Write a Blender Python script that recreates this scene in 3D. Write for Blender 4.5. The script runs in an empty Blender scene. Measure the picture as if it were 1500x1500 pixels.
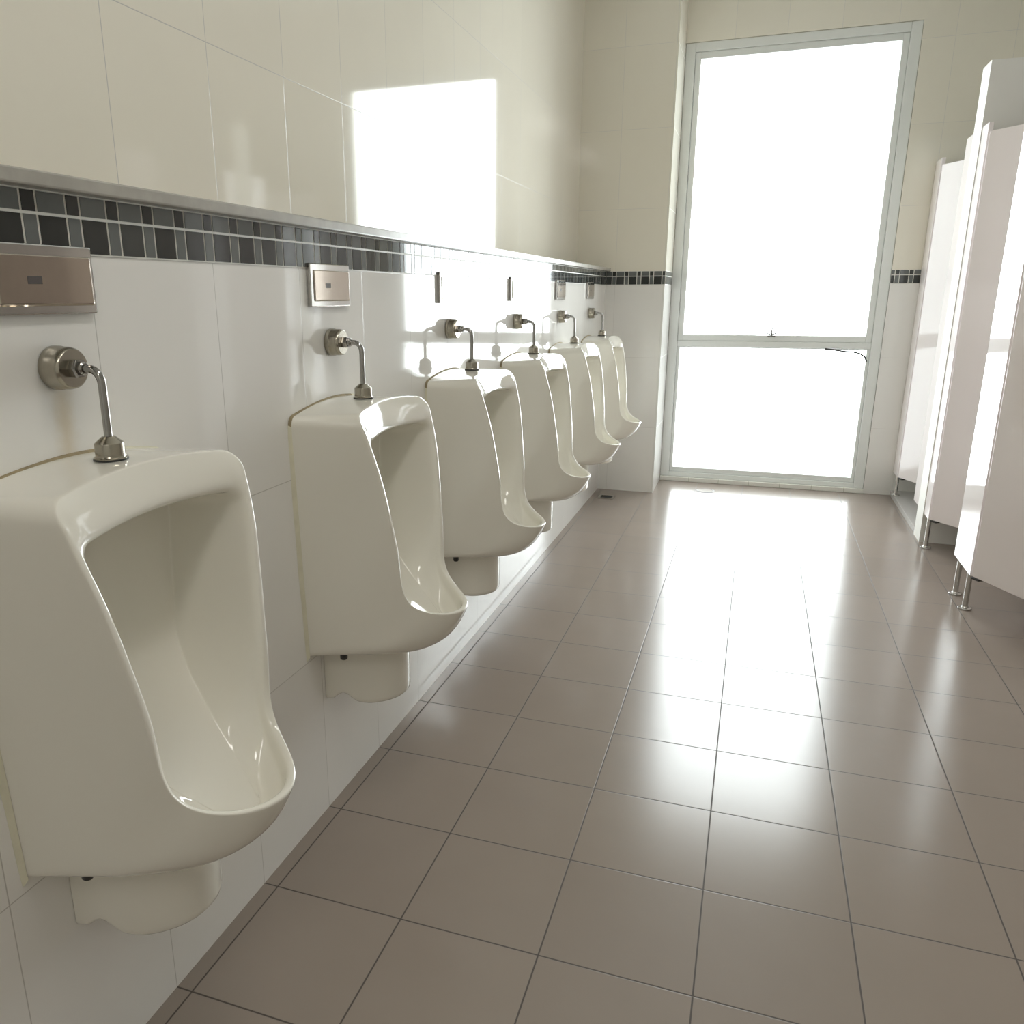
import bpy, bmesh, math, random
from math import sin, cos, pi, sqrt
from mathutils import Vector, Matrix

scn = bpy.context.scene
COL = scn.collection
random.seed(7)

# ------------------------------------------------------------------ materials
def new_mat(name):
    m = bpy.data.materials.new(name); m.use_nodes = True
    nt = m.node_tree; nt.nodes.clear()
    out = nt.nodes.new('ShaderNodeOutputMaterial')
    b = nt.nodes.new('ShaderNodeBsdfPrincipled')
    nt.links.new(b.outputs[0], out.inputs[0])
    return m, nt, b

class NB:
    """tiny helper around a node tree"""
    def __init__(s, nt): s.nt = nt
    def n(s, t, **k):
        x = s.nt.nodes.new(t)
        for a, v in k.items(): setattr(x, a, v)
        return x
    def plug(s, v, sock):
        if hasattr(v, 'links') or isinstance(v, bpy.types.NodeSocket): s.nt.links.new(v, sock)
        else: sock.default_value = v
    def math(s, op, a, b=0.0, clamp=False):
        x = s.n('ShaderNodeMath', operation=op, use_clamp=clamp)
        s.plug(a, x.inputs[0]); s.plug(b, x.inputs[1]); return x.outputs[0]
    def mix(s, f, a, b):
        x = s.n('ShaderNodeMix', data_type='RGBA')
        s.plug(f, x.inputs[0]); s.plug(a, x.inputs[6]); s.plug(b, x.inputs[7]); return x.outputs[2]
    def noise(s, vec, scale, detail=3.0, rough=0.5):
        x = s.n('ShaderNodeTexNoise'); x.inputs['Scale'].default_value = scale
        x.inputs['Detail'].default_value = detail; x.inputs['Roughness'].default_value = rough
        if vec is not None: s.nt.links.new(vec, x.inputs['Vector'])
        return x.outputs['Fac']
    def ramp(s, v, lo, hi):
        x = s.n('ShaderNodeMapRange', interpolation_type='SMOOTHSTEP'); s.plug(v, x.inputs[0])
        x.inputs[1].default_value = lo; x.inputs[2].default_value = hi; return x.outputs[0]

def c4(r, g, b): return (r, g, b, 1.0)

def tile_mat(name, col, grout, ax, size, off, line, rough, coat=0.0, vary=0.02, bump=0.25, upper=None, splitz=None, stain=False, spec=0.5):
    """glazed tiles: grid along two object axes, grout lines and slight glaze variation"""
    m, nt, b = new_mat(name); k = NB(nt)
    tc = k.n('ShaderNodeTexCoord'); sp = k.n('ShaderNodeSeparateXYZ')
    nt.links.new(tc.outputs['Object'], sp.inputs[0])
    ds, cells = [], []
    for a, s_, o_ in zip(ax, size, off):
        t = k.math('DIVIDE', k.math('SUBTRACT', sp.outputs['XYZ'.index(a)], o_), s_)
        fl = k.math('FLOOR', t); cells.append(fl)
        fr = k.math('SUBTRACT', t, fl)
        d = k.math('MULTIPLY', k.math('MINIMUM', fr, k.math('SUBTRACT', 1.0, fr)), s_)
        ds.append(d)
    d = k.math('MINIMUM', ds[0], ds[1])
    g = k.math('SUBTRACT', 1.0, k.ramp(d, line * 0.35, line * 0.75))
    cv = k.n('ShaderNodeCombineXYZ'); nt.links.new(cells[0], cv.inputs[0]); nt.links.new(cells[1], cv.inputs[1])
    wn = k.n('ShaderNodeTexWhiteNoise'); nt.links.new(cv.outputs[0], wn.inputs['Vector'])
    base = col
    if upper is not None:
        up = k.math('GREATER_THAN', sp.outputs[2], splitz)
        base = k.mix(up, c4(*col), c4(*upper))
    n1 = k.noise(tc.outputs['Object'], 9.0, 4.0)
    dark = k.math('ADD', k.math('MULTIPLY', wn.outputs['Value'], vary), k.math('MULTIPLY', n1, vary))
    hs = k.n('ShaderNodeHueSaturation'); hs.inputs['Value'].default_value = 1.0
    nt.links.new(k.math('SUBTRACT', 1.0 + vary, dark), hs.inputs['Value'])
    k.plug(base if not isinstance(base, tuple) else c4(*base), hs.inputs['Color'])
    c = hs.outputs[0]
    if stain:   # limescale runs below the first wall flange
        yy = k.math('ABSOLUTE', k.math('SUBTRACT', sp.outputs[1], 0.915))
        n2 = k.noise(tc.outputs['Object'], 22.0, 5.0, 0.7)
        band = k.math('SUBTRACT', 1.0, k.ramp(k.math('ADD', yy, k.math('MULTIPLY', n2, 0.03)), 0.012, 0.045))
        zz = k.math('MULTIPLY', k.ramp(sp.outputs[2], 1.0, 1.07), k.math('SUBTRACT', 1.0, k.ramp(sp.outputs[2], 1.13, 1.16)))
        c = k.mix(k.math('MULTIPLY', k.math('MULTIPLY', band, zz), 0.45), c, c4(0.62, 0.47, 0.25))
    c = k.mix(g, c, c4(*grout))
    nt.links.new(c, b.inputs['Base Color'])
    r = k.math('ADD', rough, k.math('MULTIPLY', g, 0.45))
    nt.links.new(r, b.inputs['Roughness'])
    bp = k.n('ShaderNodeBump'); bp.inputs['Strength'].default_value = bump; bp.inputs['Distance'].default_value = 0.002
    h = k.math('SUBTRACT', 1.0, g); nt.links.new(h, bp.inputs['Height']); nt.links.new(bp.outputs[0], b.inputs['Normal'])
    b.inputs['Coat Weight'].default_value = coat; b.inputs['Coat Roughness'].default_value = 0.04
    b.inputs['IOR'].default_value = 1.5; b.inputs['Specular IOR Level'].default_value = spec
    return m

def plain(name, col, rough=0.5, metal=0.0, vary=0.0, scale=20.0, coat=0.0, bump=0.0, aniso=0.0, spec=0.5):
    m, nt, b = new_mat(name); k = NB(nt)
    b.inputs['Roughness'].default_value = rough; b.inputs['Metallic'].default_value = metal
    b.inputs['Coat Weight'].default_value = coat; b.inputs['Coat Roughness'].default_value = 0.03
    b.inputs['Anisotropic'].default_value = aniso
    b.inputs['Specular IOR Level'].default_value = spec
    tc = k.n('ShaderNodeTexCoord')
    n = k.noise(tc.outputs['Object'], scale, 4.0)
    f = k.math('MULTIPLY', k.ramp(n, 0.3, 0.7), vary)
    c = k.mix(f, c4(*col), c4(*[x * 0.6 for x in col]))
    nt.links.new(c, b.inputs['Base Color'])
    if bump:
        bp = k.n('ShaderNodeBump'); bp.inputs['Strength'].default_value = bump; bp.inputs['Distance'].default_value = 0.001
        nt.links.new(n, bp.inputs['Height']); nt.links.new(bp.outputs[0], b.inputs['Normal'])
    return m

T = 0.30                                  # tile module
A0, B0 = 1.1132 * T, 6.3227 * T           # floor grid origin
ZB, ZS, ZL0, ZL1 = 1.333, 1.3846, 1.4155, 1.436

WALL_C, WALL_U, GROUT = (0.80, 0.785, 0.755), (0.80, 0.76, 0.66), (0.47, 0.45, 0.42)
M_wall_x = tile_mat('glazed_wall_tile', WALL_C, GROUT, 'YZ', (T, 1.5 * T), (B0, ZB), 0.0017, 0.05, bump=0.12, coat=0.0, upper=WALL_U, splitz=1.40, stain=True, vary=0.03, spec=0.6)
M_wall_y = tile_mat('glazed_wall_tile_end', WALL_C, (0.62, 0.60, 0.57), 'XZ', (T, 1.5 * T), (0.06, ZB), 0.0015, 0.10, bump=0.12, upper=WALL_U, splitz=1.40, vary=0.03)
M_floor = tile_mat('floor_tile', (0.285, 0.238, 0.203), (0.075, 0.06, 0.05), 'XY', (T, T), (A0, B0), 0.0032, 0.205, vary=0.06, bump=0.15, spec=0.45)
M_kerb = tile_mat('kerb_tile', (0.80, 0.79, 0.74), (0.5, 0.48, 0.42), 'XY', (0.2, 0.6), (0.37, 5.4), 0.003, 0.15)
M_step = tile_mat('step_tile', (0.52, 0.50, 0.48), (0.25, 0.24, 0.22), 'XY', (T, T), (A0, B0), 0.003, 0.2)
M_plaster = plain('painted_plaster', (0.82, 0.81, 0.77), 0.8, vary=0.05, scale=3, bump=0.1)
M_ceil = plain('painted_ceiling', (0.85, 0.85, 0.83), 0.85, vary=0.03, scale=3)
M_china = plain('vitreous_china', (0.80, 0.775, 0.70), 0.045, vary=0.02, scale=4, coat=0.3)
M_china_in = M_china
M_seal = plain('yellowed_sealant', (0.74, 0.71, 0.56), 0.55, vary=0.4, scale=14)
M_dirt = plain('brown_sealant_grime', (0.36, 0.29, 0.17), 0.7, vary=0.8, scale=60)
M_nickel = plain('brushed_nickel', (0.40, 0.37, 0.31), 0.22, 1.0, vary=0.12, scale=60)
M_chrome = plain('polished_chrome', (0.36, 0.35, 0.335), 0.10, 1.0)
M_steel = plain('satin_steel', (0.62, 0.61, 0.59), 0.22, 1.0, vary=0.08, scale=50)
M_psteel = plain('plate_steel', (0.56, 0.55, 0.53), 0.08, 1.0, vary=0.08, scale=50)
M_cover = plain('warm_satin_steel', (0.50, 0.44, 0.38), 0.08, 1.0, vary=0.08, scale=50)
M_lens = plain('dark_sensor_lens', (0.10, 0.09, 0.09), 0.12)
M_ledge = plain('ledge_stone', (0.42, 0.40, 0.36), 0.22, vary=0.35, scale=25)
M_alu = plain('window_aluminium', (0.78, 0.80, 0.78), 0.35, 0.0, vary=0.05, scale=15)
M_lam = plain('white_laminate', (0.90, 0.84, 0.84), 0.05, vary=0.02, scale=3)
M_lam_edge = plain('laminate_edge', (0.80, 0.76, 0.70), 0.4)
M_latch = plain('weathered_latch_metal', (0.22, 0.21, 0.19), 0.5)
M_black = plain('black_plastic', (0.03, 0.03, 0.03), 0.4)
M_cord = plain('dark_cord', (0.06, 0.06, 0.06), 0.6)
M_grate = plain('tarnished_drain_metal', (0.42, 0.38, 0.33), 0.35, 0.8, vary=0.4, scale=70)
M_drain = plain('dark_drain_ring', (0.16, 0.14, 0.13), 0.5)
M_floorcap = plain('drain_cover', (0.40, 0.36, 0.32), 0.16, vary=0.1)
M_hole = plain('drain_opening', (0.02, 0.02, 0.02), 0.8)
M_mg = plain('mosaic_grout', (0.78, 0.77, 0.72), 0.5, vary=0.05)
M_m1 = plain('black_glass_tile', (0.030, 0.032, 0.030), 0.06, vary=0.2, scale=40)
M_m2 = plain('grey_glass_tile', (0.135, 0.145, 0.142), 0.06, vary=0.2, scale=40)
M_m3 = plain('charcoal_glass_tile', (0.055, 0.058, 0.056), 0.06, vary=0.2, scale=40)

def emis(name, col, s):
    m = bpy.data.materials.new(name); m.use_nodes = True; nt = m.node_tree; nt.nodes.clear()
    o = nt.nodes.new('ShaderNodeOutputMaterial'); e = nt.nodes.new('ShaderNodeEmission')
    e.inputs[0].default_value = c4(*col); e.inputs[1].default_value = s; nt.links.new(e.outputs[0], o.inputs[0]); return m

def glass_mat():
    m = bpy.data.materials.new('window_glass'); m.use_nodes = True; nt = m.node_tree; nt.nodes.clear()
    k = NB(nt); o = k.n('ShaderNodeOutputMaterial'); t = k.n('ShaderNodeBsdfTransparent'); g = k.n('ShaderNodeBsdfGlossy')
    t.inputs[0].default_value = c4(0.97, 0.99, 0.98); g.inputs['Roughness'].default_value = 0.02
    f = k.n('ShaderNodeFresnel'); f.inputs[0].default_value = 1.45
    mx = k.n('ShaderNodeMixShader'); nt.links.new(k.math('MULTIPLY', f.outputs[0], 0.8), mx.inputs[0])
    nt.links.new(t.outputs[0], mx.inputs[1]); nt.links.new(g.outputs[0], mx.inputs[2]); nt.links.new(mx.outputs[0], o.inputs[0])
    return m
M_glass = glass_mat()

# ------------------------------------------------------------------ mesh helpers
def obj(name, bm, mats, parent=None, loc=None, smooth=None):
    me = bpy.data.meshes.new(name)
    bmesh.ops.recalc_face_normals(bm, faces=bm.faces[:])
    bm.to_mesh(me); bm.free()
    for m in (mats if isinstance(mats, (list, tuple)) else [mats]): me.materials.append(m)
    if smooth is not None:
        for p in me.polygons: p.use_smooth = True
        if smooth < 179: me.set_sharp_from_angle(angle=math.radians(smooth))
    o = bpy.data.objects.new(name, me); COL.objects.link(o)
    if parent: o.parent = parent
    if loc: o.location = loc
    return o

def struct(name, bm, mats, **k):
    o = obj(name, bm, mats, **k); o['kind'] = 'structure'; return o

def thing(name, label, cat, loc=(0, 0, 0), group=None):
    o = bpy.data.objects.new(name, None); COL.objects.link(o); o.location = loc
    o.empty_display_size = 0.1
    o['label'] = label; o['category'] = cat
    if group: o['group'] = group
    return o

def tag(o, label, cat, group=None):
    o['label'] = label; o['category'] = cat
    if group: o['group'] = group
    return o

def box(bm, a, b, bevel=0.0, seg=2, mi=0):
    g = bmesh.ops.create_cube(bm, size=1.0)
    vs = g['verts']
    c = [(a[i] + b[i]) / 2 for i in range(3)]; s = [abs(b[i] - a[i]) for i in range(3)]
    for v in vs: v.co = Vector([c[i] + v.co[i] * s[i] for i in range(3)])
    fs = list({f for v in vs for f in v.link_faces})
    if bevel > 0:
        es = list({e for v in vs for e in v.link_edges})
        r = bmesh.ops.bevel(bm, geom=es, offset=bevel, segments=seg, profile=0.5, affect='EDGES')
        fs = list(set(r['faces']) | {f for f in fs if f.is_valid})
    for f in fs:
        if f.is_valid: f.material_index = mi
    return bm

def B(a, b, bevel=0.0, seg=2):
    return box(bmesh.new(), a, b, bevel, seg)

def lathe(bm, prof, origin, axis='Z', n=40, mi=0):
    """prof: list of (radius, height)"""
    rings = []
    for r, h in prof:
        ring = []
        for i in range(n):
            t = 2 * pi * i / n
            if axis == 'Z': p = (r * cos(t), r * sin(t), h)
            else: p = (h, r * cos(t), r * sin(t))
            ring.append(bm.verts.new([origin[j] + p[j] for j in range(3)]))
        rings.append(ring)
    for a, b in zip(rings[:-1], rings[1:]):
        for i in range(n):
            f = bm.faces.new((a[i], a[(i + 1) % n], b[(i + 1) % n], b[i])); f.material_index = mi
    for ring in (rings[0], rings[-1]):
        try: bm.faces.new(ring).material_index = mi
        except ValueError: pass
    return bm

def tube(bm, pts, r, n=20, mi=0):
    pts = [Vector(p) for p in pts]; rings = []
    up = Vector((0, 1, 0)); 
    for i, p in enumerate(pts):
        t = (pts[min(i + 1, len(pts) - 1)] - pts[max(i - 1, 0)]).normalized()
        s = up.cross(t)
        if s.length < 1e-4: s = Vector((1, 0, 0)).cross(t)
        s.normalize(); q = t.cross(s)
        rings.append([bm.verts.new(p + r * (cos(2 * pi * k / n) * s + sin(2 * pi * k / n) * q)) for k in range(n)])
    for a, b in zip(rings[:-1], rings[1:]):
        for i in range(n):
            bm.faces.new((a[i], a[(i + 1) % n], b[(i + 1) % n], b[i])).material_index = mi
    bm.faces.new(rings[0]); bm.faces.new(rings[-1])
    return bm

def lerp(a, b, t): return a + (b - a) * t
def vl(a, b, t): return tuple(lerp(a[i], b[i], t) for i in range(3))
def interp(x, tab):
    if x <= tab[0][0]: return tab[0][1]
    for (x0, y0), (x1, y1) in zip(tab[:-1], tab[1:]):
        if x <= x1: return lerp(y0, y1, (x - x0) / (x1 - x0))
    return tab[-1][1]

# ------------------------------------------------------------------ room shell
D1, D2 = 5.356, 5.775             # end column face, window wall face
XC = 0.3695                       # width of the end column
XU = -0.19                        # upper left wall
CEIL, YB, XR = 3.2, -2.6, 3.35

struct('floor', B((-0.4, YB - 0.2, -0.15), (XR + 0.2, D2 + 0.15, 0.0)), M_floor)
struct('ceiling', B((-0.5, YB - 0.2, CEIL), (XR + 0.2, D2 + 0.4, CEIL + 0.12)), M_ceil)
bm = bmesh.new(); box(bm, (-0.35, YB, 0.0), (0.0, D1, ZL0)); box(bm, (-0.35, YB, ZL0), (XU, D1, CEIL))
struct('wall_left', bm, M_wall_x)
bm = bmesh.new()
box(bm, (-0.35, D1, 0.0), (XC, D2 + 0.3, CEIL))                  # end column
struct('wall_column', bm, M_wall_y)
bm = bmesh.new()
box(bm, (1.6885, D2, 0.0), (XR, D2 + 0.3, CEIL)); box(bm, (XC, D2, 2.78), (1.6885, D2 + 0.3, CEIL))
struct('wall_back', bm, M_wall_y)
struct('wall_right', B((XR, YB, 0.0), (XR + 0.15, D2, CEIL)), M_plaster)
struct('wall_front', B((-0.35, YB - 0.15, 0.0), (XR, YB, CEIL)), M_plaster)
struct('window_sill', B((XC, 5.762, 0.0), (1.6885, D2 + 0.12, 0.031), 0.003), M_kerb)
# stone ledge on top of the boxed-out wall
bm = bmesh.new(); box(bm, (XU, YB, ZL0), (0.030, D1, ZL1), 0.003)
struct('trim_1', bm, M_ledge)

# mosaic bands: grout backing + one face-set of small glass tiles per band
def mosaic(name, p0, u, n, length, start=0.0):
    p0, u, n = Vector(p0), Vector(u), Vector(n)
    bm = bmesh.new()
    def slab(u0, u1, z0, z1, d, mi):
        vs = []
        for dd in (0.0, d):
            for uu, zz in ((u0, z0), (u1, z0), (u1, z1), (u0, z1)):
                vs.append(bm.verts.new(p0 + u * uu + n * dd + Vector((0, 0, zz))))
        for q in ((4, 5, 6, 7), (0, 1, 5, 4), (1, 2, 6, 5), (2, 3, 7, 6), (3, 0, 4, 7)):
            bm.faces.new([vs[i] for i in q]).material_index = mi
    slab(0, length, ZB, ZL0, 0.0020, 0)
    g, P, W = 0.0042, 0.0775, 0.0515
    x = start - P
    while x < length:
        for (a, b), (z0, z1), mi in (((0, W), (ZB, ZS), 1), ((W, P), (ZB, ZS), 2), ((0, W), (ZS, ZL0), 2), ((W, P), (ZS, ZL0), 1)):
            a0, b0 = max(x + a + g / 2, 0.0005), min(x + b - g / 2, length - 0.0005)
            if b0 - a0 > 0.003:
                m_ = 3 if (mi == 1 and random.random() < 0.25) else mi
                slab(a0, b0, z0 + g / 2, z1 - g / 2, 0.0030, m_)
        x += P
    return struct(name, bm, [M_mg, M_m1, M_m2, M_m3])
mosaic('trim_2', (0, -0.6, 0), (0, 1, 0), (1, 0, 0), D1 + 0.6, (0.9909 + 0.6) % 0.0775)
mosaic('trim_3', (0.004, D1, 0), (1, 0, 0), (0, -1, 0), XC - 0.004, 0.0625)
mosaic('trim_4', (XC, D1, 0), (0, 1, 0), (1, 0, 0), D2 - D1 - 0.0, 0.01)
mosaic('trim_5', (1.6885, D2, 0), (1, 0, 0), (0, -1, 0), XR - 1.70, 0.0465)

# raised floor strip in front of the last cubicle, and the partition wall between cubicles
bm = bmesh.new(); box(bm, (1.849, 4.83, 0.0), (XR, D2, 0.033), 0.002)
struct('floor_step', bm, M_step)
struct('wall_partition', B((1.846, 4.672, 0.0), (XR, 4.83, 2.3)), M_plaster)

# ------------------------------------------------------------------ window
W = bpy.data.objects.new('window_1', None); COL.objects.link(W); W.location = (1.03, D2, 0.03); W['kind'] = 'structure'
def wpart(name, bm, mat, parent=W):
    bmesh.ops.translate(bm, verts=bm.verts[:], vec=-Vector(W.location))
    return obj(name, bm, mat, parent)
x0, x1, zt = XC + 0.001, 1.6875, 2.779
def ring_frame(bm, a, b, w, wb, wt, y0, y1, bev=0.003):
    box(bm, (a[0], y0, a[1]), (a[0] + w, y1, b[1]), bev); box(bm, (b[0] - w, y0, a[1]), (b[0], y1, b[1]), bev)
    box(bm, (a[0] + w, y0, a[1]), (b[0] - w, y1, a[1] + wb), bev); box(bm, (a[0] + w, y0, b[1] - wt), (b[0] - w, y1, b[1]), bev)
bm = bmesh.new(); ring_frame(bm, (x0, 0.0315), (x1, zt), 0.058, 0.030, 0.05, D2 + 0.008, D2 + 0.10)
wpart('frame', bm, M_alu)
bm = bmesh.new(); box(bm, (x0 + 0.0585, D2 + 0.012, 0.934), (x1 - 0.0585, D2 + 0.095, 0.972), 0.003)
wpart('transom', bm, M_alu)
bm = bmesh.new(); ring_frame(bm, (x0 + 0.059, 0.9725), (x1 - 0.059, zt - 0.0505), 0.036, 0.040, 0.040, D2 + 0.022, D2 + 0.075)
us = wpart('upper_sash', bm, M_alu)
bm = bmesh.new(); ring_frame(bm, (x0 + 0.059, 0.062), (x1 - 0.059, 0.9335), 0.020, 0.034, 0.008, D2 + 0.026, D2 + 0.075)
ls = wpart('lower_sash', bm, M_alu)
o = wpart('pane', B((x0 + 0.07, D2 + 0.048, 0.99), (x1 - 0.07, D2 + 0.054, zt - 0.07)), M_glass, us)
o = wpart('pane', B((x0 + 0.07, D2 + 0.048, 0.075), (x1 - 0.07, D2 + 0.054, 0.93)), M_glass, ls)
bm = bmesh.new()
box(bm, (1.005, D2 + 0.012, 1.001), (1.052, D2 + 0.0225, 1.013), 0.002)
box(bm, (1.024, D2 + 0.004, 1.004), (1.034, D2 + 0.016, 1.022), 0.002)
tube(bm, [(1.029, D2 + 0.008, 1.018), (1.029, D2 + 0.004, 1.045), (1.029, D2 + 0.006, 1.065)], 0.0048, 10)
tube(bm, [(1.000, D2 + 0.016, 1.024), (1.029, D2 + 0.010, 1.017), (1.058, D2 + 0.016, 1.026)], 0.0045, 10)
wpart('latch', bm, M_latch, us)
for xx in (x0 + 0.112, x1 - 0.122):
    wpart('stay_button', lathe(bmesh.new(), [(0.001, 0), (0.006, 0.001), (0.006, 0.006), (0.003, 0.009)], (xx, D2 + 0.040, 1.027), 'Z', 14), M_black, us)

# dark cord hanging across the corner of the lower pane
pts = [(1.36, D2 + 0.006, 0.9315), (1.42, D2 + 0.006, 0.925), (1.48, D2 + 0.006, 0.917), (1.53, D2 + 0.006, 0.915), (1.57, D2 + 0.006, 0.905), (1.60, D2 + 0.006, 0.885), (1.612, D2 + 0.006, 0.855)]
fine = []
for i in range(len(pts) - 1):
    for q in range(4): fine.append(vl(pts[i], pts[i + 1], q / 4))
fine.append(pts[-1])
o = obj('cord', tube(bmesh.new(), fine, 0.0055, 10), M_cord, smooth=180)
tag(o, 'thin dark cord drooping under the window transom at its right end', 'cord')

# ------------------------------------------------------------------ urinal
W_TAB = [(0.72, 0.1460), (0.75, 0.150), (0.80, 0.158), (0.85, 0.166), (0.90, 0.175), (0.95, 0.184), (1.0, 0.190), (1.05, 0.192)]
X_TAB = [(0.72, 0.2218), (0.75, 0.2185), (0.80, 0.2125), (0.85, 0.206), (0.90, 0.198), (0.95, 0.1865), (1.0, 0.173), (1.03, 0.156), (1.05, 0.152)]

NS, NC, NT, NLOW, TC = 30, 7, 32, 11, 0.44

def ring_points(left, cr, topz, arch, xtop, bot):
    """closed loop: left side up, corner, top, corner, right side down, bottom from right to left"""
    w1, zc = -left[-1][1], left[-1][2]
    cl = []
    for k in range(1, NC):
        t = k / NC * pi / 2
        y = -(w1 - cr) - cr * cos(t); z = lerp(zc, topz, sin(t)); cl.append((xtop(y, z), y, z))
    top = []
    for k in range(NT + 1):
        y = lerp(-(w1 - cr), w1 - cr, k / NT)
        z = topz + arch * (1 - (y / (w1 - cr)) ** 2); top.append((xtop(y, z), y, z))
    mir = lambda l: [(x, -y, z) for x, y, z in reversed(l)]
    return left + cl + top + mir(cl) + mir(left) + bot

_d = Vector((0.0055, -0.0070, -0.05)).normalized()
LIP = [Vector((0.2218, 0.146, 0.72)), Vector((0.2218, 0.146, 0.72)) + _d * 0.1157, Vector((0.2020, 0.1343, 0.5630)), Vector((0.3352, 0.0930, 0.5488)), Vector((0.3352, 0, 0.5482))]
def lip_curve(t):
    m = 1 - t
    return m ** 4 * LIP[0] + 4 * m ** 3 * t * LIP[1] + 6 * m * m * t * t * LIP[2] + 4 * m * t ** 3 * LIP[3] + t ** 4 * LIP[4]

def rim_loop(inset, back, drop, topz, arch, cr, zc, sag=0.013):
    def low(t):            # point on the lower half of the rim, t = 0 at the side, 1 at the tip
        p = lip_curve(t); th = t * pi / 2
        return (p.x - inset * 1.25 * sin(th) - back * (1 - t), p.y - inset * cos(th) if t < 0.999 else 0.0, p.z - drop * t)
    def side(z): return (interp(z, X_TAB) - back, -(interp(z, W_TAB) - inset), z)
    left = []
    for k in range(NLOW):
        x, y, z = low(TC * (1 - k / NLOW)); left.append((x, -y, z))
    for k in range(NS + 1 - NLOW): left.append(side(lerp(0.72, zc, k / (NS - NLOW))))
    w1 = -left[-1][1]
    xt = lambda y, z: interp(z, X_TAB) - back - sag * max(0.0, 1 - (y / w1) ** 2)
    bot = []
    for j in range(1, NT):
        q = lerp(1, -1, j / NT)                     # +1 right end ... -1 left end
        x, y, z = low(1 - abs(q) * (1 - TC)); bot.append((x, y if q > 0 else -y, z))
    return ring_points(left, cr, topz, arch, xt, bot)

def smooth_loops(loops, n):
    """Catmull-Rom through corresponding points of successive loops"""
    out = []
    L = len(loops)
    for i in range(L - 1):
        a, b, c, d = loops[max(i - 1, 0)], loops[i], loops[i + 1], loops[min(i + 2, L - 1)]
        for q in range(n):
            t = q / n
            row = []
            for p0, p1, p2, p3 in zip(a, b, c, d):
                row.append(tuple(0.5 * (2 * p1[j] + (p2[j] - p0[j]) * t + (2 * p0[j] - 5 * p1[j] + 4 * p2[j] - p3[j]) * t * t + (3 * p1[j] - p0[j] - 3 * p2[j] + p3[j]) * t ** 3) for j in range(3)))
            out.append(row)
    out.append(loops[-1]); return out

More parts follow.
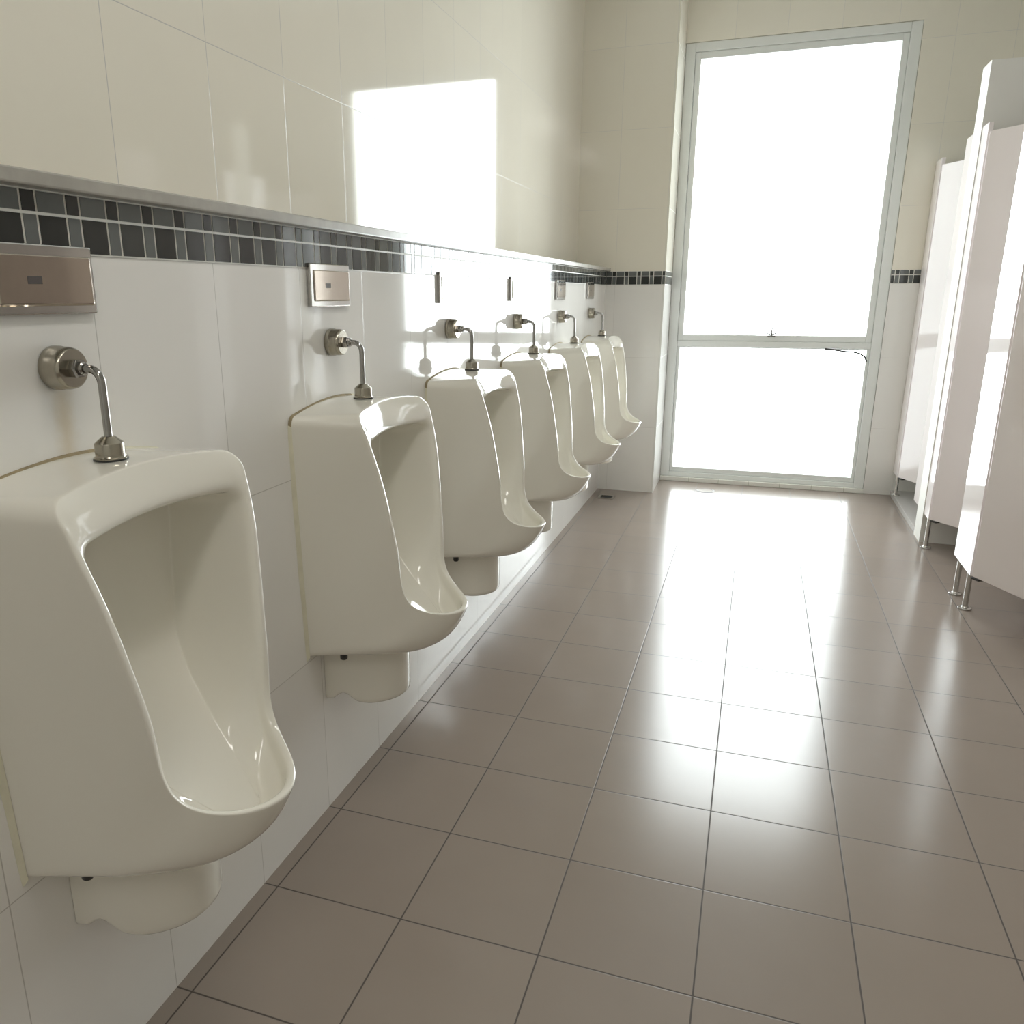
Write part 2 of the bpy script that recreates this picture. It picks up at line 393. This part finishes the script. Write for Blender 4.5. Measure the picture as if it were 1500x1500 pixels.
def urinal_body():
    # rim (front edge) and its offsets inwards
    TOPZ, ARC = 1.0315, 0.0105
    r0 = rim_loop(0.0, 0.0050, 0.0055, TOPZ, ARC, 0.030, TOPZ - 0.030)
    r1 = rim_loop(0.0008, 0.0014, 0.0016, TOPZ - 0.0008, ARC, 0.030, TOPZ - 0.030)
    r2 = rim_loop(0.0036, 0.0, 0.0, TOPZ - 0.0040, ARC, 0.029, TOPZ - 0.033)
    r3 = rim_loop(0.0100, 0.0003, 0.0004, 1.0040, 0.0100, 0.027, 0.976)
    r4 = rim_loop(0.0135, 0.0030, 0.0090, 0.9740, 0.0085, 0.025, 0.950)
    r5 = rim_loop(0.0165, 0.0150, 0.0340, 0.9665, 0.0080, 0.024, 0.941)
    # back outline on the wall
    left = [(0.0, -interp(z, [(0.4465, 0.183), (1.02, 0.2035)]), z) for z in (lerp(0.4465, 1.0005, k / NS) for k in range(NS + 1))]
    bot = [(0.0, 0.183 * lerp(1, -1, j / NT), 0.4465) for j in range(1, NT)]
    rw = ring_points(left, 0.022, 1.0225, 0.0190, lambda y, z: 0.0, bot)
    # shell between wall outline and rim
    nL = len(r0); n_fixed = nL - (NT - 1)
    corner = []
    STEPS = 10
    def bez(a, b, ph, t):
        c = max(cos(ph), 0.0) ** 0.5
        p1 = (lerp(0.1016, 0.2106, c), lerp(a[1], b[1], 0.22), lerp(0.4736, 0.438, c))
        p2 = (lerp(0.1824, 0.2792, c), lerp(a[1], b[1], 0.80), lerp(0.4788, 0.4031, c))
        m = 1 - t
        return tuple(m ** 3 * a[j] + 3 * m * m * t * p1[j] + 3 * m * t * t * p2[j] + t ** 3 * b[j] for j in range(3))
    shell = []
    for s in range(STEPS + 1):
        t = s / STEPS
        row = []
        ca = bez(rw[0], r0[0], -pi / 2, t); cl = vl(rw[0], r0[0], t)
        off = tuple(ca[j] - cl[j] for j in range(3))
        for i in range(n_fixed):
            p = vl(rw[i], r0[i], t)
            z01 = None
            if i <= NS: z01 = i / NS
            elif i >= n_fixed - NS - 1: z01 = (n_fixed - 1 - i) / NS
            if z01 is not None:
                k = (1 - z01) ** 2.2
                sy = 1 if i <= NS else -1
                p = (p[0] + off[0] * k, p[1] + sy * off[1] * k, p[2] + off[2] * k)
            row.append(p)
        for j in range(NT - 1):
            ph = lerp(pi / 2, -pi / 2, (j + 1) / NT)
            row.append(bez(rw[n_fixed + j], r0[n_fixed + j], ph, t))
        shell.append(row)
    # interior
    def back_side(z01):
        pass
    def f_ring(kx, ky, zlow, ztop):
        """deep loop at the foot of the side walls"""
        pts = []
        tabx = [(0.0, 0.262 * kx), (0.10, 0.215 * kx), (0.22, 0.150 * kx), (0.36, 0.085 * kx), (0.5, 0.056), (1.0, 0.046)]
        taby = [(0.0, 0.030 * ky), (0.10, 0.052 * ky), (0.22, 0.080 * ky), (0.36, 0.108 * ky), (0.5, 0.122 * ky), (1.0, 0.148 * ky)]
        left = []
        for k in range(NS + 1):
            u = (k / NLOW) * 0.30 if k < NLOW else lerp(0.30, 1.0, (k - NLOW) / (NS - NLOW))
            left.append((interp(u, tabx), -interp(u, taby), lerp(zlow, ztop - 0.018, u) if u > 0.3 else lerp(zlow, lerp(zlow, ztop - 0.018, 0.3), (u / 0.3) ** 1.15)))
        w1 = interp(1, taby); cr = 0.018; cl = []
        for k in range(1, NC):
            t = k / NC * pi / 2
            cl.append((0.046, -(w1 - cr) - cr * cos(t), ztop - cr + cr * sin(t)))
        top = [(0.046, lerp(-(w1 - cr), w1 - cr, k / NT), ztop) for k in range(NT + 1)]
        right = [(x, -y, z) for x, y, z in reversed(left)]
        crr = [(x, -y, z) for x, y, z in reversed(cl)]
        bot = []
        for k in range(1, NT):
            ph = lerp(pi / 2, -pi / 2, k / NT)
            bot.append((0.262 * kx + 0.012 * cos(ph), 0.030 * ky * sin(ph), zlow - 0.001 * cos(ph)))
        return left + cl + top + crr + right + bot
    f0 = f_ring(1.0, 1.0, 0.503, 0.955)
    mid = [tuple(lerp(a[j], b[j], 0.5) for j in range(3)) for a, b in zip(r5, f0)]
    mid = [(x - 0.010, y * 1.015, z - (0.004 if z > 0.6 else 0.012)) for x, y, z in mid]
    near = [tuple(lerp(a[j], b[j], 0.88) for j in range(3)) for a, b in zip(r5, f0)]
    near = [(x - 0.006, y * 1.01, z - 0.002) for x, y, z in near]
    rim = smooth_loops([r0, r1, r2, r3, r4, r5], 2)
    inner = smooth_loops([r5, mid, near, f0], 4)
    loops = shell[:-1] + rim[:-1] + inner
    bm = bmesh.new()
    rows = [[bm.verts.new(p) for p in row] for row in loops]
    for a, b in zip(rows[:-1], rows[1:]):
        for i in range(nL):
            j = (i + 1) % nL
            bm.faces.new((a[i], a[j], b[j], b[i]))
    # back of the basin: strips between the left and the right side of the last loop
    last = rows[-1]
    li = list(range(0, NS + 1)) + list(range(NS + 1, NS + NC))
    topi = list(range(NS + NC, NS + NC + NT + 1))
    n_f = n_fixed
    ri = [n_f - 1 - i for i in li]
    bottom = [0] + [nL - 1 - j for j in range(NT - 1)] + [n_f - 1]
    prev = [last[i] for i in bottom]
    for q, (a, b) in enumerate(zip(li[1:], ri[1:])):
        pa, pb = last[a].co, last[b].co
        rowv = [last[a]]
        for k in range(1, NT):
            t = k / NT
            p = pa.lerp(pb, t)
            p.x -= 0.010 * sin(pi * t) * min(1, q / 6)
            p.x = max(p.x, 0.03)
            rowv.append(bm.verts.new(p))
        rowv.append(last[b])
        for k in range(NT): bm.faces.new((prev[k], prev[k + 1], rowv[k + 1], rowv[k]))
        prev = rowv
    topv = [last[i] for i in topi]
    for k in range(NT): bm.faces.new((prev[k], prev[k + 1], topv[k + 1], topv[k]))
    return bm, rw

def trap_bm():
    """half-oval outlet housing below the bowl, its underside notched near the wall"""
    a_, b_ = 0.110, 0.1745
    zb = lambda x: interp(x, [(0.0, 0.300), (0.018, 0.304), (0.030, 0.314), (0.042, 0.322), (0.054, 0.321), (0.066, 0.311), (0.082, 0.299), (0.11, 0.2945), (0.18, 0.2945)])
    N = 48; bm = bmesh.new(); rows = []
    def ringrow(k, f):
        row = []
        for i in range(N + 1):
            th = lerp(-pi / 2, pi / 2, i / N)
            row.append(bm.verts.new((max(0.0, 0.0008 + k * b_ * max(cos(th), 0) ** 0.8), k * a_ * sin(th), f(b_ * max(cos(th), 0) ** 0.8, k))))
        rows.append(row)
    for z in (0.455, 0.40, 0.35): ringrow(1.0, lambda x, k, z=z: z)
    for k, dz in ((1.0, 0.016), (0.992, 0.008), (0.965, 0.0025), (0.92, 0.0), (0.75, 0.0), (0.5, 0.0), (0.25, 0.0), (0.02, 0.0)):
        ringrow(k, lambda x, k, dz=dz: zb(x * k) + dz)
    for p, q in zip(rows[:-1], rows[1:]):
        for i in range(N): bm.faces.new((p[i], p[i + 1], q[i + 1], q[i]))
    return bm

def sealant_bm(rw):
    bm = bmesh.new(); n = len(rw)
    cx_, cz_ = 0.0, 0.74
    a, b, c = [], [], []
    for x, y, z in rw:
        d = Vector((y, z - cz_)); d.normalize()
        q = (0.0030 if z > 1.005 else lerp(0.0105, 0.0030, max(0, (z - 0.97) / 0.035))) + 0.0008 * sin(z * 37 + y * 21)
        a.append(bm.verts.new((0.0003, y + d.x * q, z + d.y * q)))
        b.append(bm.verts.new((0.0035, y + d.x * q * 0.5, z + d.y * q * 0.5)))
        c.append(bm.verts.new((0.0065, y - d.x * 0.0008, z - d.y * 0.0008)))
    k = n - (NT - 1)
    for r1, r2 in ((a, b), (b, c)):
        for i in range(k - 1): 
            f = bm.faces.new((r1[i], r1[i + 1], r2[i + 1], r2[i]))
            if NS <= i < NS + NC + NT * 0.75: f.material_index = 1
    return bm

UR_Y = [0.910, 1.7195, 2.5015, 3.281, 4.068, 4.838]
UR_LABEL = ['largest white wall urinal, nearest of the row, cut by the picture edge',
            'second white wall urinal of the row, fully in view beside the nearest one',
            'third white wall urinal of the row, its flush plate glaring white',
            'fourth white wall urinal of the row, third from the end column',
            'fifth white wall urinal, last but one before the tiled end column',
            'smallest white wall urinal, last of the row next to the tiled end column']
PIPE_LABEL = ['largest bent chrome flush pipe over the nearest urinal, wall flange cut by the picture edge',
              'bent chrome flush pipe rising from the second urinal of the row',
              'bent chrome flush pipe rising from the third urinal of the row',
              'bent chrome flush pipe rising from the fourth urinal of the row',
              'bent chrome flush pipe rising from the last but one urinal',
              'smallest bent chrome flush pipe, above the last urinal by the end column']
PLATE_LABEL = ['large brushed steel flush plate above the nearest urinal, cut by the picture edge',
               'beige-faced steel sensor flush plate above the second urinal of the row',
               'white-glaring sensor flush plate above the third urinal of the row',
               'blank white-glaring flush plate above the fourth urinal of the row',
               'grey sensor flush plate above the last but one urinal',
               'smallest grey sensor flush plate, above the last urinal by the end column']

def make_urinal():
    t = thing('urinal', UR_LABEL[0], 'urinal', group='wall urinals along the tiled left wall')
    bm, rw = urinal_body()
    o = obj('bowl', bm, M_china, t, smooth=180)
    sb = o.modifiers.new('smooth', 'SUBSURF'); sb.levels = 1; sb.render_levels = 1
    obj('trap', trap_bm(), M_china, t, smooth=180)
    obj('sealant', sealant_bm(rw), [M_seal, M_dirt], t, smooth=60)
    bm = bmesh.new()
    lathe(bm, [(0.001, 0.434), (0.007, 0.434), (0.009, 0.437), (0.009, 0.464)], (0.072, -0.138, 0.0), 'Z', 16)
    o = obj('fixing_bolt', bm, M_black, t, smooth=40); o['label'] = 'small dark bolt under the bowl'
    return t

ZP, XPIPE, ZCAP = 1.170, 0.081, 1.0445
def make_pipe():
    t = thing('flush_pipe', PIPE_LABEL[0], 'flush pipe', group='bent chrome flush pipes above the urinals')
    bm = bmesh.new()
    lathe(bm, [(0.0305, 0.0005), (0.0315, 0.003), (0.0310, 0.012), (0.0300, 0.014), (0.0300, 0.026), (0.0285, 0.0325), (0.0265, 0.0345), (0.010, 0.0345)], (0, 0, ZP), 'X', 48)
    obj('wall_flange', bm, M_nickel, t, smooth=35)
    bm = bmesh.new()
    lathe(bm, [(0.0125, 0.0345), (0.0135, 0.036), (0.0135, 0.046), (0.0125, 0.048)], (0, 0, ZP), 'X', 6)
    lathe(bm, [(0.0095, 0.048), (0.0095, 0.053), (0.0075, 0.055)], (0, 0, ZP), 'X', 24)
    obj('nut', bm, M_chrome, t, smooth=25)
    bm = bmesh.new(); R = 0.020
    pts = [(0.050, 0, ZP), (XPIPE - R, 0, ZP)]
    for k in range(1, 13):
        a = pi / 2 * k / 12
        pts.append((XPIPE - R + R * sin(a), 0, ZP - R + R * cos(a)))
    pts.append((XPIPE, 0, ZCAP + 0.03))
    tube(bm, pts, 0.0058, 20)
    obj('pipe', bm, M_chrome, t, smooth=60)
    bm = bmesh.new()
    lathe(bm, [(0.0005, ZCAP), (0.0230, ZCAP), (0.0232, ZCAP + 0.0012), (0.0212, ZCAP + 0.0024), (0.0204, ZCAP + 0.004), (0.0204, ZCAP + 0.0205), (0.0198, ZCAP + 0.0220), (0.0105, ZCAP + 0.0300), (0.0090, ZCAP + 0.0312), (0.0060, ZCAP + 0.0315)], (XPIPE, 0, 0), 'Z', 40)
    obj('spud_cap', bm, M_nickel, t, smooth=24)
    bm = bmesh.new(); lathe(bm, [(0.0225, ZCAP - 0.0028), (0.0240, ZCAP - 0.0020), (0.0240, ZCAP - 0.0006), (0.0225, ZCAP - 0.0002)], (XPIPE, 0, 0), 'Z', 36)
    o = obj('gasket', bm, M_black, t, smooth=60); o['label'] = 'black rubber ring under the cap'
    return t

def make_plate():
    t = thing('flush_plate', PLATE_LABEL[0], 'flush plate', group='sensor flush plates above the urinals')
    z0, z1, w = 1.2505, 1.3440, 0.0925
    obj('frame', B((0.0004, -w, z0), (0.0095, w, z1), 0.0022, 2), M_psteel, t)
    bm = bmesh.new()
    # cover: slightly wedge-shaped, proud at the lower edge
    vs = [bm.verts.new(p) for p in ((0.009, -w + 0.014, z0 + 0.011), (0.009, w - 0.006, z0 + 0.011), (0.009, w - 0.006, z1 - 0.014), (0.009, -w + 0.014, z1 - 0.014),
                                   (0.0122, -w + 0.015, z0 + 0.0145), (0.0122, w - 0.007, z0 + 0.0145), (0.0120, w - 0.007, z1 - 0.015), (0.0120, -w + 0.015, z1 - 0.015))]
    for q in ((0, 1, 2, 3), (4, 5, 6, 7), (0, 1, 5, 4), (1, 2, 6, 5), (2, 3, 7, 6), (3, 0, 4, 7)): bm.faces.new([vs[i] for i in q])
    bmesh.ops.bevel(bm, geom=bm.edges[:], offset=0.0012, segments=2, affect='EDGES', profile=0.5)
    o = obj('cover', bm, M_cover, t); o['label'] = 'warm satin front cover'
    zc = 1.2965
    o = obj('sensor_window', B((0.0118, -0.030, zc - 0.0052), (0.0124, -0.0055, zc + 0.0052), 0.0002, 1), M_lens, t); o['label'] = 'dark sensor window'
    return t

def copy_thing(src, y, label):
    r = src.copy(); COL.objects.link(r); r['label'] = label; r.location.y = y
    for ch in list(src.children):
        c = ch.copy(); COL.objects.link(c); c.parent = r
        for g in ch.children:
            d = g.copy(); COL.objects.link(d); d.parent = c
    return r

u0, p0, f0 = make_urinal(), make_pipe(), make_plate()
PL_Y = [0.903, 1.7195, 2.502, 3.281, 4.066, 4.833]
for i in range(1, 6):
    copy_thing(u0, UR_Y[i], UR_LABEL[i]); copy_thing(p0, UR_Y[i], PIPE_LABEL[i])
    f = copy_thing(f0, PL_Y[i], PLATE_LABEL[i])
    if i == 3:
        for ch in list(f.children):
            if ch.name.startswith('sensor'): bpy.data.objects.remove(ch)
u0.location = (0, UR_Y[0], 0.007); p0.location = (0, UR_Y[0], 0.007); f0.location.y = PL_Y[0]
for ch in list(f0.children):
    if ch.name.startswith('sensor'): ch['label'] = 'faint sensor window'

# ------------------------------------------------------------------ toilet cubicles on the right
XS, TP = 1.850, 0.020            # front plane, panel thickness
def foot(parent, x, y, zb, zt):
    bm = bmesh.new()
    lathe(bm, [(0.0105, zb), (0.0105, zt)], (x, y, 0), 'Z', 20)
    leg = obj('leg', bm, M_steel, parent, smooth=40)
    bm = bmesh.new()
    lathe(bm, [(0.0250, zb), (0.0260, zb + 0.002), (0.0250, zb + 0.006), (0.0140, zb + 0.0075), (0.0110, zb + 0.012)], (x, y, 0), 'Z', 28)
    obj('foot_plate', bm, M_steel, leg, smooth=40)

def pilaster(name, y0, y1, label, feet, zfloor=0.0, zb=0.156, zt=2.02):
    t = thing(name, label, 'cubicle panel', group='white front panels of the toilet cubicles')
    t.location = (XS + TP / 2, (y0 + y1) / 2, zfloor)
    L = Vector(t.location)
    bm = B((XS, y0, zb), (XS + TP, y1, zt), 0.0015); bmesh.ops.translate(bm, verts=bm.verts[:], vec=-L)
    obj('board', bm, M_lam, t)
    for fy in feet: foot(t, 0.0, fy - L.y, 0.0, zb - zfloor - 0.0005)
    bm = bmesh.new(); 
    return t

def door(y, width, ang, label, zb=0.160, zt=1.98, zfloor=0.0):
    t = thing('cubicle_door', label, 'door', (XS + TP / 2, y, zb), group='white doors of the toilet cubicles standing ajar')
    bm = B((-TP / 2, -width, 0), (TP / 2, -0.004, zt - zb), 0.0015)
    obj('door_leaf', bm, M_lam, t)
    bm = bmesh.new(); box(bm, (-TP / 2 - 0.004, -0.045, -0.010), (TP / 2 + 0.004, -0.006, -0.0005), 0.002)
    o = obj('hinge', bm, M_black, t); o['label'] = 'black pivot hinge at the lower corner'
    bm = bmesh.new(); lathe(bm, [(0.006, -0.012), (0.020, -0.012), (0.022, -0.018), (0.022, -0.036), (0.018, -0.040), (0.001, -0.040)], (0, -width + 0.06, 0.85), 'X', 24)
    obj('knob', bm, M_steel, t, smooth=35)
    t.rotation_euler = (0, 0, ang)
    return t

pilaster('cubicle_pilaster', 3.640, 3.937, 'white cubicle front panel on two steel feet between two ajar doors', (3.676, 3.858))
pilaster('cubicle_pilaster', 4.552, 4.671, 'narrow white cubicle panel fixed to the partition wall, on one steel foot', (4.556 + 0.012,))
pilaster('cubicle_pilaster', 4.831, 4.985, 'white panel against the far side of the partition wall, above the raised step', (), 0.033)
pilaster('cubicle_pilaster', 5.600, D2 - 0.003, 'last white cubicle panel in the corner by the window, foot on the raised step', (5.636,), 0.033)
AJ = math.radians(27.5)
door(4.546, 0.585, math.radians(38), 'mauve-shaded ajar cubicle door hinged beside the partition wall')
door(5.592, 0.585, AJ, 'brightly lit ajar cubicle door above the raised step near the window')
door(3.633, 0.585, AJ, 'ajar cubicle door at the right picture edge, nearest of the three')
o = obj('cubicle_divider', B((XS + TP + 0.001, 3.78, 0.156), (XR, 3.80, 2.02), 0.0015), M_lam)
tag(o, 'white dividing board running back between the two nearest cubicles', 'cubicle panel')

# ------------------------------------------------------------------ floor drains
t = thing('floor_drain', 'small square floor drain in the corner under the last urinal', 'drain', (0.100, 5.135, 0.0))
bm = bmesh.new()
for a, b in (((-0.05, -0.05), (0.05, -0.036)), ((-0.05, 0.036), (0.05, 0.05)), ((-0.05, -0.036), (-0.036, 0.036)), ((0.036, -0.036), (0.05, 0.036))):
    box(bm, (a[0], a[1], 0.0003), (b[0], b[1], 0.003), 0.0006, 1)
obj('surround', bm, M_grate, t)
obj('opening', B((-0.0355, -0.0355, 0.0003), (0.0355, 0.0355, 0.0012)), M_hole, t)
t = thing('floor_drain', 'round metal floor drain in the glare below the window', 'drain', (0.70, 5.52, 0.0))
obj('surround', lathe(bmesh.new(), [(0.001, 0.0003), (0.058, 0.0003), (0.060, 0.0015), (0.056, 0.003), (0.050, 0.0035), (0.048, 0.0015), (0.001, 0.0015)], (0, 0, 0), 'Z', 40), M_drain, t, smooth=35)
bm = bmesh.new()
lathe(bm, [(0.001, 0.0015), (0.044, 0.0015), (0.044, 0.003), (0.001, 0.003)], (0, 0, 0), 'Z', 32)
obj('grate', bm, M_floorcap, t, smooth=35)

# ------------------------------------------------------------------ lights of the room
M_tube = emis('ceiling_light_diffuser', (1.0, 0.965, 0.90), 8.0)
LY = [(-1.3, 'rear'), (0.9, 'front')]
LAB = ['white ceiling light panel behind the viewer', 'white ceiling light panel above the first urinal']
for (y, _), lb in zip(LY, LAB):
    t = thing('ceiling_light', lb, 'light', (1.15, y, CEIL))
    bm = bmesh.new(); box(bm, (-0.18, -0.62, -0.06), (0.18, 0.62, -0.0005), 0.004)
    obj('housing', bm, M_alu, t)
    obj('diffuser', B((-0.16, -0.60, -0.068), (0.16, 0.60, -0.0605)), M_tube, t)

w = bpy.data.worlds.new('sky'); scn.world = w; w.use_nodes = True
bg = w.node_tree.nodes['Background']; bg.inputs[0].default_value = (0.93, 0.97, 1.0, 1); bg.inputs[1].default_value = 12.0
pl = bpy.data.lights.new('window_portal', 'AREA'); pl.shape = 'RECTANGLE'; pl.size = 1.3; pl.size_y = 2.7
pl.cycles.is_portal = True
po = bpy.data.objects.new('window_portal', pl); COL.objects.link(po); po.location = (1.03, D2 + 0.25, 1.4)
po.rotation_euler = (math.radians(-90), 0, 0)

# ------------------------------------------------------------------ camera
cam = bpy.data.cameras.new('camera'); co = bpy.data.objects.new('camera', cam); COL.objects.link(co)
F_, YAW, PITCH, ROLL, CX, CY = 1183.9948, 0.3371, -0.2709, -0.0037, 686.0425, 760.8786
cam.sensor_fit = 'HORIZONTAL'; cam.sensor_width = 36.0; cam.lens = 36.0 * F_ / 1500.0
cam.shift_x = (750 - CX) / 1500.0; cam.shift_y = (CY - 750) / 1500.0
fw = Vector((-sin(YAW) * cos(PITCH), cos(YAW) * cos(PITCH), sin(PITCH)))
rt = Vector((cos(YAW), sin(YAW), 0)); up = rt.cross(fw)
rt, up = cos(ROLL) * rt + sin(ROLL) * up, -sin(ROLL) * rt + cos(ROLL) * up
M = Matrix((rt, up, -fw)).transposed().to_4x4(); M.translation = (3.1463 * T, 0.0, 4.2503 * T)
co.matrix_world = M; cam.clip_start = 0.02
scn.camera = co

scn.view_settings.view_transform = 'Standard'; scn.view_settings.look = 'None'
scn.view_settings.gamma = 1.0; scn.view_settings.use_curve_mapping = False
scn.view_settings.exposure = 0.38
scn.cycles.use_denoising = True
scn.cycles.max_bounces = 10; scn.cycles.diffuse_bounces = 6; scn.cycles.glossy_bounces = 5; scn.cycles.transparent_max_bounces = 8
scn.cycles.caustics_reflective = False; scn.cycles.caustics_refractive = False
